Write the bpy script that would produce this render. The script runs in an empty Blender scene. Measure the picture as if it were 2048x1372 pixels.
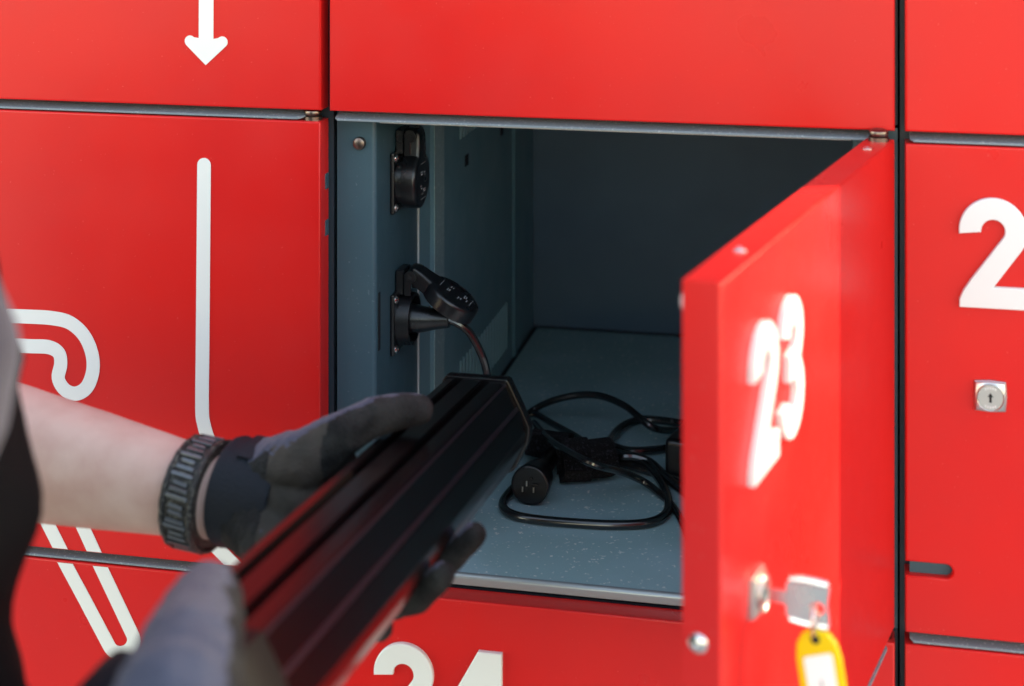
import bpy, bmesh, math, random
from mathutils import Vector, Matrix, noise
random.seed(7)
SC = bpy.context.scene
COL = SC.collection
R = math.radians

# ------------------------------------------------------------------ camera
CAM_YAW, CAM_D, CAM_F, CAM_H = R(12.13), 1.1265, 3307.0, 1.5
_s, _c = math.sin(CAM_YAW), math.cos(CAM_YAW)
camd = bpy.data.cameras.new('camera'); cam = bpy.data.objects.new('camera', camd); COL.objects.link(cam)
cam.location = (0, -CAM_D, CAM_H); cam.rotation_euler = (R(90), 0, CAM_YAW)
camd.sensor_width = 36; camd.lens = CAM_F / 2048 * 36
camd.shift_y = -(686 + 316) / 2048.0
camd.clip_start = .02; camd.clip_end = 400
camd.dof.use_dof = True; camd.dof.focus_distance = 1.25; camd.dof.aperture_fstop = 6.3
SC.camera = cam

# ------------------------------------------------------------------ sky, sun, exposure
SUN_AZ, SUN_EL = 24.0, 31.0        # azimuth measured from +X towards +Y: the sun stands to the right, just behind the cabinets
w = bpy.data.worlds.new('World'); SC.world = w; w.use_nodes = True
nt = w.node_tree; bg = nt.nodes['Background']
sky = nt.nodes.new('ShaderNodeTexSky'); sky.sky_type = 'NISHITA'; sky.sun_disc = False
sky.sun_elevation = R(SUN_EL); sky.sun_rotation = R(90 - SUN_AZ); sky.air_density = 1.0; sky.dust_density = .6; sky.ozone_density = .5
nt.links.new(sky.outputs[0], bg.inputs[0]); bg.inputs[1].default_value = .15
ld = bpy.data.lights.new('sun', 'SUN'); ld.energy = 2.0; ld.angle = R(.5); ld.color = (1, .95, .88)
lo = bpy.data.objects.new('sun', ld); COL.objects.link(lo)
sd = Vector((math.cos(R(SUN_AZ)) * math.cos(R(SUN_EL)), math.sin(R(SUN_AZ)) * math.cos(R(SUN_EL)), math.sin(R(SUN_EL))))
lo.rotation_euler = sd.to_track_quat('Z', 'Y').to_euler(); lo.location = sd * 5
vs = SC.view_settings; vs.view_transform = 'Standard'; vs.look = 'None'; vs.gamma = 1; vs.exposure = 2.6; vs.use_white_balance = True; vs.white_balance_temperature = 9300; vs.white_balance_tint = 10

# ------------------------------------------------------------------ a pixel of the 2048 px photograph seen as a ray; z is measured from camera height
O = Vector((0, -CAM_D, 0))
def ray(px, py):
    t = (px - 1024) / CAM_F; v = -(py + 316) / CAM_F
    return Vector((-_s + t * _c, _c + t * _s, v))
def UD(px, py, d): return O + ray(px, py) * d
def UY(px, py, Y=0.0):
    r = ray(px, py); return O + r * ((Y + CAM_D) / r.y)
def UX(px, py, X):
    r = ray(px, py); return O + r * (X / r.x)
def UZ(px, py, Z):
    r = ray(px, py); return O + r * (Z / r.z)
UP = Matrix.Translation((0, 0, CAM_H))      # everything is modelled round camera height and lifted onto the ground

# ------------------------------------------------------------------ materials
def mat(name, col, rough=.5, metal=0.0, spec=.5, bump=None, speck=None, rvar=None, coat=0.0, cvar=None, sheen=0.0):
    m = bpy.data.materials.new(name); m.use_nodes = True
    n = m.node_tree.nodes; l = m.node_tree.links; b = n['Principled BSDF']
    b.inputs['Base Color'].default_value = (*col, 1); b.inputs['Roughness'].default_value = rough
    b.inputs['Metallic'].default_value = metal; b.inputs['Specular IOR Level'].default_value = spec
    b.inputs['Coat Weight'].default_value = coat; b.inputs['Sheen Weight'].default_value = sheen
    tc = n.new('ShaderNodeTexCoord')
    def tex(scale, detail=4.0, stretch=None):
        t = n.new('ShaderNodeTexNoise'); t.inputs['Scale'].default_value = scale; t.inputs['Detail'].default_value = detail
        if stretch:
            mp = n.new('ShaderNodeMapping'); mp.inputs['Scale'].default_value = stretch
            l.new(tc.outputs['Object'], mp.inputs[0]); l.new(mp.outputs[0], t.inputs['Vector'])
        else: l.new(tc.outputs['Object'], t.inputs['Vector'])
        return t
    src = None
    if cvar:                                   # (second colour, scale, low, high)
        t = tex(cvar[1]); rp = n.new('ShaderNodeMapRange'); rp.inputs[1].default_value = cvar[2]; rp.inputs[2].default_value = cvar[3]
        mx = n.new('ShaderNodeMix'); mx.data_type = 'RGBA'; mx.inputs[6].default_value = (*col, 1); mx.inputs[7].default_value = (*cvar[0], 1)
        l.new(t.outputs[0], rp.inputs[0]); l.new(rp.outputs[0], mx.inputs[0]); src = mx.outputs[2]
    if speck:                                  # (colour, scale, threshold, amount)
        t = tex(speck[1], 2.0); rp = n.new('ShaderNodeMapRange'); rp.inputs[1].default_value = speck[2]; rp.inputs[2].default_value = speck[2] + .05
        rp.inputs[4].default_value = speck[3]
        mx = n.new('ShaderNodeMix'); mx.data_type = 'RGBA'; mx.inputs[7].default_value = (*speck[0], 1)
        if src: l.new(src, mx.inputs[6])
        else: mx.inputs[6].default_value = (*col, 1)
        l.new(t.outputs[0], rp.inputs[0]); l.new(rp.outputs[0], mx.inputs[0]); src = mx.outputs[2]
    if src: l.new(src, b.inputs['Base Color'])
    if rvar:                                   # (scale, low, high)
        t = tex(rvar[0], 5.0); rp = n.new('ShaderNodeMapRange'); rp.inputs[1].default_value = .3; rp.inputs[2].default_value = .7
        rp.inputs[3].default_value = rvar[1]; rp.inputs[4].default_value = rvar[2]
        l.new(t.outputs[0], rp.inputs[0]); l.new(rp.outputs[0], b.inputs['Roughness'])
    if bump:                                   # (scale, strength, distance)
        t = tex(bump[0], 3.0); bp = n.new('ShaderNodeBump'); bp.inputs['Strength'].default_value = bump[1]; bp.inputs['Distance'].default_value = bump[2]
        l.new(t.outputs[0], bp.inputs['Height']); l.new(bp.outputs[0], b.inputs['Normal'])
    return m
RED = mat('red_powder_coat', (.66, .0085, .008), .34, spec=.36, bump=(900, .10, .0006), speck=((.80, .14, .12), 420, .70, .5), cvar=((.60, .010, .011), 5, .40, .62), rvar=(9, .25, .46), sheen=.015)
WHITE = mat('white_plastic', (.70, .72, .71), .32, bump=(260, .05, .0005))
VINYL = mat('white_vinyl', (.70, .71, .69), .40, bump=(90, .04, .0004))
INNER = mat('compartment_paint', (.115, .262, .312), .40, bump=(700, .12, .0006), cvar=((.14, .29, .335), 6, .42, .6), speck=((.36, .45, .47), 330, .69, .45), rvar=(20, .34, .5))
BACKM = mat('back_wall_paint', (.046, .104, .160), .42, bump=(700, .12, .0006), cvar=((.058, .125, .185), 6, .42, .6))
NAVY = mat('anthracite_paint', (.034, .084, .107), .42, bump=(700, .10, .0006), speck=((.20, .26, .29), 330, .70, .35), rvar=(20, .34, .5))
CARC = mat('carcass_paint', (.016, .028, .040), .5, bump=(700, .1, .0006))
FLOORM = mat('dusty_shelf_paint', (.25, .425, .45), .34, bump=(800, .14, .0007), speck=((.78, .78, .72), 290, .645, .8), rvar=(9, .32, .58), cvar=((.29, .475, .52), 13, .42, .62))
GALV = mat('grey_trim_metal', (.165, .20, .225), .36, metal=.0, bump=(900, .15, .0006), speck=((.5, .53, .55), 600, .62, .5))
LIPS = mat('lip_sheen_steel', (.33, .39, .41), .26, metal=.35, bump=(600, .1, .0005), spec=.8)  # shinier than the shelf, set to bring up the sky's reflection along its lip
RIBM = mat('speckled_zinc_strip', (.22, .36, .38), .38, bump=(500, .2, .0006), speck=((.45, .55, .55), 300, .6, .6))
VENT = mat('lit_louvre_edge', (.14, .288, .335), .4)  # a little lighter than the wall: light caught on the louvres, painted in
LIPM = mat('pale_steel', (.46, .50, .49), .4, metal=.0, bump=(500, .1, .0005))
CHROME = mat('bright_metal', (.72, .70, .68), .2, metal=1.0, rvar=(60, .14, .3))
SATIN = mat('satin_metal', (.58, .56, .54), .32, metal=1.0, bump=(500, .12, .0004))
COPPER = mat('bronze_washer', (.20, .15, .13), .32, metal=1.0)
BLACKP = mat('black_plastic', (.006, .0065, .008), .30, spec=.6, bump=(500, .12, .0005), rvar=(40, .25, .38))
CORDM = mat('black_cable_jacket', (.006, .0065, .008), .24, spec=.8, coat=.4, bump=(300, .06, .0005), speck=((.16, .16, .16), 160, .72, .45))
VELCRO = mat('black_hook_and_loop', (.0035, .0035, .0045), .95, spec=.08, bump=(1300, 1.0, .002), speck=((.035, .035, .05), 500, .58, .8), sheen=.05)
BATT = mat('black_battery_case', (.0025, .0018, .0022), .23, spec=.42, bump=(420, .02, .0004))
BATTE = mat('case_edge_highlight', (.0115, .0098, .0145), .33, spec=.5)  # lighter strips that paint a highlight along the case's ridge and ledge
BATT2 = mat('dark_grey_end_cap', (.0045, .0045, .005), .55, spec=.2, bump=(500, .1, .0005))
DARK = mat('shadow_black', (.004, .004, .005), .7)
PRINT = mat('raised_print', (.30, .32, .33), .4)
YELLOW = mat('yellow_plastic', (.76, .51, .005), .3, bump=(150, .04, .0005))
CRUMB = mat('rust_crumb', (.30, .07, .03), .8)
PAPER = mat('white_paper', (.82, .82, .80), .6, speck=((.25, .25, .27), 90, .72, .8))
SKIN = mat('skin', (.63, .43, .365), .5, spec=.35, bump=(330, .18, .0008), cvar=((.55, .335, .28), 30, .42, .68))
GLOVET = mat('sheer_tan_glove_mesh', (.036, .033, .028), .75, spec=.2, bump=(800, .8, .0014), cvar=((.062, .052, .045), 30, .45, .62))
GLOVE = mat('charcoal_knit_glove', (.0120, .0125, .0130), .85, spec=.12, bump=(520, 1.0, .0025), cvar=((.032, .033, .032), 60, .4, .65), sheen=.03)
GLOVEB = mat('lavender_glove_back', (.046, .052, .085), .75, spec=.15, bump=(700, .6, .0012), cvar=((.058, .064, .098), 40, .4, .65), sheen=.15)
CUFFM = mat('navy_elastic_cuff', (.008, .012, .018), .65, spec=.25, bump=(500, .6, .0012))
BAND = mat('woven_band', (.010, .010, .010), .5, bump=(900, .7, .001), speck=((.12, .12, .10), 500, .56, .8))
BANDS = mat('band_silver_thread', (.15, .168, .18), .34, metal=.7)
SHIRT = mat('mauve_grey_shirt', (.038, .031, .044), .85, spec=.12, bump=(420, .5, .0015), cvar=((.052, .044, .060), 14, .4, .65), sheen=.3)
VEST = mat('black_vest_fabric', (.004, .0042, .0052), .85, spec=.08, bump=(500, .6, .0015))
TROU = mat('dark_trousers', (.03, .032, .038), .85, bump=(500, .5, .0015))
HAIR = mat('dark_hair', (.03, .02, .014), .6, bump=(300, .8, .002))
PAVE = mat('pale_pavement', (.34, .33, .31), .8, bump=(60, .5, .004), cvar=((.27, .265, .25), 3, .4, .65), speck=((.2, .2, .19), 120, .65, .6))

# ------------------------------------------------------------------ helpers
def link(name, bm, m, parent=None, smooth=False, xf=None, label=None, kind=None, ang=35):
    if xf is not None: bmesh.ops.transform(bm, matrix=xf, verts=bm.verts)
    bmesh.ops.transform(bm, matrix=UP, verts=bm.verts)
    bmesh.ops.recalc_face_normals(bm, faces=bm.faces)
    me = bpy.data.meshes.new(name); bm.to_mesh(me); bm.free()
    for mm in (m if isinstance(m, (list, tuple)) else [m]): me.materials.append(mm)
    o = bpy.data.objects.new(name, me); COL.objects.link(o)
    if smooth:
        for p in me.polygons: p.use_smooth = True
        me.set_sharp_from_angle(angle=R(ang))
        if ang < 180:
            wn = o.modifiers.new('weighted_normals', 'WEIGHTED_NORMAL'); wn.mode = 'FACE_AREA'; wn.weight = 100; wn.keep_sharp = True
    if parent is not None:
        o.parent = parent
        o.matrix_parent_inverse = Matrix.Translation(-Vector(parent.get('base', (0, 0, 0))))
    if label: o['label'] = label
    if kind: o['kind'] = kind
    return o
def tag(o, label, cat, group=None):
    o['label'] = label; o['category'] = cat
    if group: o['group'] = group
    return o
def thing(name, base, label, cat, group=None):
    o = bpy.data.objects.new(name, None); COL.objects.link(o)
    b = Vector(base) + Vector((0, 0, CAM_H)); o.location = b; o['base'] = tuple(b)
    o.empty_display_size = .05
    return tag(o, label, cat, group)
def box(bm, x0, x1, y0, y1, z0, z1, bev=0.0, seg=2):
    vs_ = [bm.verts.new((x, y, z)) for x in (x0, x1) for y in (y0, y1) for z in (z0, z1)]
    fs = [(0, 1, 3, 2), (4, 6, 7, 5), (0, 4, 5, 1), (2, 3, 7, 6), (0, 2, 6, 4), (1, 5, 7, 3)]
    faces = [bm.faces.new([vs_[i] for i in f]) for f in fs]
    if bev:
        es = list({e for f in faces for e in f.edges})
        bmesh.ops.bevel(bm, geom=es, offset=bev, segments=seg, affect='EDGES', profile=.5)
def prism(bm, pts, vec, bev_front=0.0, seg=2, bev_all=0.0):
    """polygon of 3-D points pushed along vec; the starting face may get rounded edges"""
    v = [bm.verts.new(p) for p in pts]; f = bm.faces.new(v)
    r = bmesh.ops.extrude_face_region(bm, geom=[f])
    nv = [g for g in r['geom'] if isinstance(g, bmesh.types.BMVert)]
    bmesh.ops.translate(bm, verts=nv, vec=Vector(vec))
    f0 = [e for e in bm.edges if e.verts[0] in v and e.verts[1] in v]
    if bev_front: bmesh.ops.bevel(bm, geom=f0, offset=bev_front, segments=seg, affect='EDGES', profile=.5)
    if bev_all:
        s = set(v) | set(nv)
        bmesh.ops.bevel(bm, geom=[e for e in bm.edges if e.verts[0] in s and e.verts[1] in s], offset=bev_all, segments=seg, affect='EDGES', profile=.5)
def frame_of(d):
    d = d.normalized(); a = Vector((0, 0, 1)) if abs(d.z) < .9 else Vector((1, 0, 0))
    u = d.cross(a).normalized(); return u, d.cross(u).normalized()
def lathe(bm, org, axis, prof, n=32):
    """prof: (distance along axis, radius)"""
    axis = Vector(axis).normalized(); u, v = frame_of(axis); org = Vector(org); rings = []
    for h, r in prof:
        if r <= 1e-6: rings.append([bm.verts.new(org + axis * h)]); continue
        rings.append([bm.verts.new(org + axis * h + (u * math.cos(2 * math.pi * k / n) + v * math.sin(2 * math.pi * k / n)) * r) for k in range(n)])
    for a, b in zip(rings, rings[1:]):
        for k in range(n):
            k2 = (k + 1) % n
            if len(a) == 1 and len(b) == 1: continue
            if len(a) == 1: bm.faces.new((a[0], b[k], b[k2]))
            elif len(b) == 1: bm.faces.new((a[k], b[0], a[k2]))
            else: bm.faces.new((a[k], b[k], b[k2], a[k2]))
    for ring, fl in ((rings[0], 0), (rings[-1], 1)):
        if len(ring) > 1: bm.faces.new(ring if fl else ring[::-1])
def catmull(pts, n=8):
    P = [Vector(p) for p in pts]; P = [P[0] * 2 - P[1]] + P + [P[-1] * 2 - P[-2]]; out = []
    for i in range(1, len(P) - 2):
        a, b, c, d = P[i - 1:i + 3]
        for k in range(n):
            t = k / n
            out.append(.5 * ((2 * b) + (c - a) * t + (2 * a - 5 * b + 4 * c - d) * t * t + (3 * b - a - 3 * c + d) * t ** 3))
    out.append(P[-2]); return out
def tube(bm, pts, r, n=10, sx=1.0, smooth=8):
    P = catmull(pts, smooth); rings = []; u = None
    for i, p in enumerate(P):
        t = (P[min(i + 1, len(P) - 1)] - P[max(i - 1, 0)]).normalized()
        if u is None: u, _ = frame_of(t)
        u = (u - t * u.dot(t)).normalized(); v = t.cross(u)
        rr = r(i / (len(P) - 1)) if callable(r) else r
        rings.append([bm.verts.new(p + (u * math.cos(2 * math.pi * k / n) * sx + v * math.sin(2 * math.pi * k / n)) * rr) for k in range(n)])
    for a, b in zip(rings, rings[1:]):
        for k in range(n): bm.faces.new((a[k], b[k], b[(k + 1) % n], a[(k + 1) % n]))
    bm.faces.new(rings[0][::-1]); bm.faces.new(rings[-1])
def arc(cx, cy, r, a0, a1, n=14):
    return [(cx + r * math.cos(R(a0 + (a1 - a0) * k / n)), cy + r * math.sin(R(a0 + (a1 - a0) * k / n))) for k in range(n + 1)]
def stroke_outline(pts, wd, cap0=True, cap1=True):
    P = [Vector((p[0], p[1])) for p in pts]; L_, R_ = [], []
    for i, p in enumerate(P):
        t = (P[min(i + 1, len(P) - 1)] - P[max(i - 1, 0)]).normalized(); nrm = Vector((-t.y, t.x))
        L_.append(p + nrm * wd / 2); R_.append(p - nrm * wd / 2)
    def cap(p, t):
        a = math.atan2(t.y, t.x)
        return [p + Vector((math.cos(a + R(90) - R(180) * k / 8), math.sin(a + R(90) - R(180) * k / 8))) * wd / 2 for k in range(1, 8)]
    out = list(L_)
    if cap1: out += cap(P[-1], (P[-1] - P[-2]).normalized())
    out += R_[::-1]
    if cap0: out += cap(P[0], (P[0] - P[1]).normalized())
    return out
def stroke(bm, pts, wd, y, th, cap0=True, cap1=True):
    """a flat band along pts (x, z), its face at y and th thick towards the door"""
    P = [Vector((p[0], p[1])) for p in pts]; pr = []
    for i, p in enumerate(P):
        t = (P[min(i + 1, len(P) - 1)] - P[max(i - 1, 0)]).normalized(); nrm = Vector((-t.y, t.x)) * wd / 2
        pr.append((p + nrm, p - nrm))
    def V(q, yy): return bm.verts.new((q.x, yy, q.y))
    front = [(V(a, y), V(b, y)) for a, b in pr]; back = [(V(a, y + th), V(b, y + th)) for a, b in pr]
    for i in range(len(pr) - 1):
        (a, b), (c, d) = front[i], front[i + 1]; (e, f), (g, h) = back[i], back[i + 1]
        bm.faces.new((a, c, d, b)); bm.faces.new((a, e, g, c)); bm.faces.new((b, d, h, f))
    for idx, use, sgn in ((0, cap0, -1), (-1, cap1, 1)):
        (a, b), (e, f) = front[idx], back[idx]
        if not use: bm.faces.new((a, e, f, b)); continue
        p = P[idx]; t = ((P[-1] - P[-2]) if sgn > 0 else (P[0] - P[1])).normalized(); al = math.atan2(t.y, t.x)
        s0 = 90 if sgn > 0 else -90
        fr = [V(p + Vector((math.cos(al + R(s0 - s0 * 2 * k / 10)), math.sin(al + R(s0 - s0 * 2 * k / 10)))) * wd / 2, y) for k in range(1, 10)]
        bk = [V(Vector((q.co.x, q.co.z)), y + th) for q in fr]
        bm.faces.new([a] + fr + [b]); F = [a] + fr + [b]; B = [e] + bk + [f]
        for k in range(len(F) - 1): bm.faces.new((F[k], F[k + 1], B[k + 1], B[k]))
def clip(bm, co, no):
    """keep what lies behind the plane (against its normal)"""
    bmesh.ops.bisect_plane(bm, geom=bm.verts[:] + bm.edges[:] + bm.faces[:], plane_co=co, plane_no=no, clear_outer=True)

# organic shapes: chains of overlapping balls fused into one skin
def balls(bm, chain, flat=None):
    for (p, r), (q, s) in zip(chain, chain[1:]):
        p, q = Vector(p), Vector(q); L = (q - p).length; n = max(1, int(L / (.4 * min(r, s))))
        for k in range(n + 1):
            t = k / n; bmesh.ops.create_icosphere(bm, subdivisions=2, radius=r + (s - r) * t, matrix=Matrix.Translation(p.lerp(q, t)))
def fuse(bm, voxel, it=6, noise_amp=0.0, noise_scale=40):
    bmesh.ops.recalc_face_normals(bm, faces=bm.faces)
    me = bpy.data.meshes.new('fuse'); bm.to_mesh(me); bm.free(); o = bpy.data.objects.new('fuse', me); COL.objects.link(o)
    md = o.modifiers.new('r', 'REMESH'); md.mode = 'VOXEL'; md.voxel_size = voxel
    sm = o.modifiers.new('s', 'SMOOTH'); sm.iterations = it; sm.factor = .6
    dg = bpy.context.evaluated_depsgraph_get(); ev = bpy.data.meshes.new_from_object(o.evaluated_get(dg))
    bpy.data.objects.remove(o); bpy.data.meshes.remove(me)
    b2 = bmesh.new(); b2.from_mesh(ev); bpy.data.meshes.remove(ev)
    if noise_amp:
        b2.normal_update()
        for v in b2.verts: v.co += v.normal * noise_amp * noise.noise(v.co * noise_scale)
    return b2

# ------------------------------------------------------------------ ground
bm = bmesh.new(); s_ = 60
bm.faces.new([bm.verts.new(p) for p in ((-s_, -s_, -CAM_H), (s_, -s_, -CAM_H), (s_, s_, -CAM_H), (-s_, s_, -CAM_H))])
g = link('pavement', bm, PAVE, kind='structure')
# unseen wall added far to the right to cast shade over the person and the pack; only a strip of sun reaches door 23
az = R(SUN_AZ); dx, dy = math.cos(az), math.sin(az); LW_ = 17.0
ex, ey = -.055 + dx * LW_, -.300 + dy * LW_
bm = bmesh.new()
prism(bm, [(ex, ey, -CAM_H), (ex + dy * 9, ey - dx * 9, -CAM_H), (ex + dy * 9 + dx * .4, ey - dx * 9 + dy * .4, -CAM_H), (ex + dx * .4, ey + dy * .4, -CAM_H)], (0, 0, 17))
link('shade_wall', bm, PAVE, kind='structure')

# ------------------------------------------------------------------ lockers
PITCH_Z, DW, TH = .332, .3933, .018
DWR = .3165                                            # the end column is narrower
X0 = {'left': -.7755, 'mid': -.3755, 'right': .0245}
def ztop(r): return -.2 - PITCH_Z * (r - 1)
def zbot(r): return -.192 - PITCH_Z * r
GRP = 'red locker columns standing side by side'
CAB = {
 'left': thing('locker_cabinet', (X0['left'] + .2, .3, -CAM_H), 'red locker column printed with a white arrow and curved white outlines', 'locker', GRP),
 'mid': thing('locker_cabinet', (X0['mid'] + .2, .3, -CAM_H), 'red locker column with its door 23 open on an empty dark grey compartment', 'locker', GRP),
 'right': thing('locker_cabinet', (X0['right'] + .2, .3, -CAM_H), 'red locker column with closed doors, a keyhole lock and a big white 2', 'locker', GRP)}

def digit(bm, ch, ox, oz, h, y0, dep):
    """solid digits, height 1, drawn as outlines; (ox, oz) is the lower left corner"""
    def pr(pts, extra=0.0):
        q = [(ox + x * h, y0 + extra, oz + z * h) for x, z in pts]
        prism(bm, q, (0, dep, 0), bev_front=.0006, seg=1)
    if ch == '2':
        cx, cz, ro, ri = .295, .700, .300, .105
        o_ = arc(cx, cz, ro, 186, -38, 30); i_ = arc(cx, cz, ri, -40, 186, 20)
        pr(o_ + [(.30, .195), (.605, .195), (.605, 0), (0, 0), (0, .075), (.035, .155), (.10, .255)] + i_)
    elif ch == '3':
        up = arc(.285, .725, .275, 172, -52, 26); dn = arc(.285, .300, .300, 52, -172, 28)
        dni = arc(.285, .300, .110, -168, 88, 18); upi = arc(.285, .705, .095, -88, 172, 18)
        pr(up + dn + dni + [(.19, .41), (.19, .595)] + upi)
    elif ch == '4':
        pr([(.345, 1), (.58, 1), (.58, .40), (.68, .40), (.68, .215), (.58, .215), (.58, 0), (.375, 0), (.375, .215), (0, .215), (0, .385)])
def rivet(bm, p, ax, r=.0042, h=.0016):
    lathe(bm, p, ax, [(-.001, r), (h * .3, r), (h * .8, r * .75), (h, r * .35), (h * .75, r * .2), (h * .75, 0)], 20)

def door(colk, r, number=None, lock=False, slot=False, xf=None, parts=True, label=None, dx=0.0, dz=0.0):
    x0 = X0[colk]; x1 = x0 + (DWR if colk == 'right' else DW); zt, zb = ztop(r), zbot(r); par = CAB[colk]
    bm = bmesh.new()
    out = [(x0, 0, zb), (x1, 0, zb), (x1, 0, zt), (x0, 0, zt)]
    if slot:
        zc, hh, xe = zt - .2815, .0046, x0 + .0305
        nt_ = [(x0 + .001, 0, zc + hh)] + [(xe - hh + hh * math.cos(R(a)), 0, zc + hh * math.sin(R(a))) for a in range(90, -91, -15)] + [(x0 + .001, 0, zc - hh)]
        # a finger slot open to the left edge
        out = [(x0, 0, zb), (x1, 0, zb), (x1, 0, zt), (x0, 0, zt), (x0, 0, zc + hh)] + nt_[1:-1] + [(x0, 0, zc - hh)]
    prism(bm, out, (0, TH, 0), bev_front=.0016, seg=3)
    d = link('door', bm, RED, par, smooth=True, xf=xf, label=label, ang=50)
    if slot:
        bm = bmesh.new(); box(bm, x0 + .003, x0 + .036, .006, .0068, zc - .009, zc + .009)
        bm2 = bm; link('slot_plate', bm2, NAVY, d, xf=xf)
    if not parts: return d
    # grey sill that hangs under the door, its hinge-side corner rounded
    bm = bmesh.new(); zs = zb - .0052; xr = x1 - .0125; rad = .0075
    pl = [(x0 + .003, zs, .0185), (x0 + .003, zs, .0045), (x0 + .0055, zs, .0012)] + [(xr - rad + rad * math.cos(R(a)), zs, .0012 + rad - rad * math.sin(R(a))) for a in range(90, -1, -15)] + [(xr, zs, .0185)]
    prism(bm, [(p[0], p[2], p[1]) for p in pl], (0, 0, -.0013), bev_front=.0003, seg=1)
    for v in bm.verts: v.co.z += (v.co.y - .0012) * .26 - .0004
    link('door_sill', bm, GALV, d, smooth=True, xf=xf)
    for px_ in (.041, .331):
        bm = bmesh.new(); rivet(bm, (x1 - px_, .0095, zt), (0, 0, 1), .0035); link('rivet', bm, CHROME, d, smooth=True, xf=xf)
    bm = bmesh.new(); lathe(bm, (x1 - .0085, .009, zt - .002), (0, 0, 1), [(0, .0068), (.0045, .0068), (.0045, .0052), (.0058, .0062), (.0072, .0066), (.0086, .0062), (.0099, .004)], 24)
    link('hinge_pin', bm, COPPER, d, smooth=True, xf=xf)
    if number:
        for k, ch in enumerate(number):
            bm = bmesh.new(); digit(bm, ch, x0 + .0345 + dx + .0505 * k, zt - .1052, .0722, -.0042, .0039)
            link('number_digit', bm, WHITE, d, smooth=True, xf=xf, ang=25, label=None)
    if lock:
        cx, cz = x0 + .0541, zt - .163 + dz
        bm = bmesh.new(); hw, hh = .0108, .0105
        pts = []
        for sx, sz in ((-1, -1), (1, -1), (1, 1), (-1, 1)):
            pts.append((cx + sx * hw * .93, 0, cz + sz * hh * .93)); nx = {(-1, -1): (0, -1), (1, -1): (1, 0), (1, 1): (0, 1), (-1, 1): (-1, 0)}[(sx, sz)]
            pts.append((cx + nx[0] * hw, 0, cz + nx[1] * hh))
        v0 = [bm.verts.new((p[0], 0, p[2])) for p in pts]; v1 = [bm.verts.new((cx + (p[0] - cx) * .98, -.0030, cz + (p[2] - cz) * .98)) for p in pts]
        ring = [bm.verts.new((cx + .0087 * math.cos(R(225 + 45 * k)), -.0048, cz + .0087 * math.sin(R(225 + 45 * k)))) for k in range(8)]
        for A, B in ((v0, v1), (v1, ring)):
            for k in range(8): bm.faces.new((A[k], A[(k + 1) % 8], B[(k + 1) % 8], B[k]))
        bm.faces.new(ring)
        bmesh.ops.bevel(bm, geom=[e for e in bm.edges if e.verts[0] in v1 and e.verts[1] in v1], offset=.0010, segments=3, affect='EDGES')
        lathe(bm, (cx, -.0044, cz), (0, -1, 0), [(0, .0090), (.0008, .0090), (.0011, .0087), (.0007, .0084), (.0004, .0081), (.0007, .0079), (.0007, .0)], 40)
        lk = link('lock', bm, [SATIN, DARK], d, smooth=True, xf=xf, ang=30)
        bm = bmesh.new(); yk = -.00525
        prism(bm, [(cx + a * .0032, yk, cz + b * .0032) for a, b in ((-.25, -1), (.25, -1), (.25, .2), (.6, .1), (.15, .75), (0, 1), (-.15, .75), (-.6, .1), (-.25, .2))], (0, .0004, 0))
        kb = link('keyhole', bm, DARK, d, xf=xf)
        bm = bmesh.new()
        for sgn in (-1, 1):                                # stamped characters round the cylinder face
            for k in range(5):
                a = R(-90 * sgn * -1 + (k - 2) * 15); q_ = (cx + .0063 * math.cos(a), cz + .0063 * math.sin(a))
                box(bm, q_[0] - .0004, q_[0] + .0004, -.00525, -.0051, q_[1] - .0007, q_[1] + .0007)
        link('lock_stamp', bm, WHITE, d, xf=xf)
    return d

# left column
for r in (-1, 0, 1, 2, 3):
    globals()['dl%d' % (r + 1)] = door('left', r, parts=r in (0, 1, 2))
# right column
for r in (-1, 0, 1, 2, 3):
    door('right', r, number='2' if r == 1 else None, lock=r == 1, slot=r == 1, parts=r in (0, 1, 2))
# middle column; door 23 swung open 78 degrees about its right edge
hx = X0['mid'] + DW
OPEN = Matrix.Translation((hx, 0, .0025)) @ Matrix.Rotation(R(78), 4, 'Z') @ Matrix.Translation((-hx, 0, 0))
for r in (-1, 0, 2, 3): door('mid', r, number='24' if r == 2 else None, lock=r == 2, parts=r in (0, 2))
d23 = door('mid', 1, number='23', lock=True, xf=OPEN, label='open red door numbered 23 with a key in its lock', dx=.007, dz=.0035)
bm = bmesh.new(); rivet(bm, (X0['mid'], .0105, ztop(1) - .1625), (-1, 0, 0), .0045, .002); link('rivet', bm, CHROME, d23, smooth=True, xf=OPEN)
bm = bmesh.new(); lathe(bm, (X0['mid'] + .012, TH, ztop(1) - .0125), (0, 1, 0), [(0, .0055), (.0025, .0055), (.0036, .004), (.0038, 0)], 20)
link('bumper', bm, WHITE, d23, smooth=True, xf=OPEN)

# carcasses
def carcass(colk, boxes, name='carcass'):
    bm = bmesh.new()
    for b in boxes: box(bm, *b)
    return link(name, bm, CARC, CAB[colk])
YF, YB = .022, .64
ZHI, ZLO = .47, -1.20
for k in ('left', 'right'):
    x = X0[k] - .0030; w_ = (DWR if k == 'right' else DW) + .0057
    carcass(k, [(x, x + w_, YF, YB, ZLO, ZHI)]); carcass(k, [(x + .02, x + w_ - .02, .06, YB - .03, -CAM_H, ZLO)], 'plinth')
xm0, xm1 = -.3768, .0200
FZ = -.523                                            # shelf height inside the open compartment
for b_ in ((xm0, xm1, YF, YB, -.1915, ZHI), (xm0, xm1, YF, YB, ZLO, FZ - .0095), (xm0, -.3565, .1350, YB, FZ - .0095, -.1915), (.0005, xm1, .1350, YB, FZ - .0095, -.1915), (-.3565, .0005, .6275, YB, FZ - .0095, -.1915)): carcass('mid', [b_])
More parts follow.
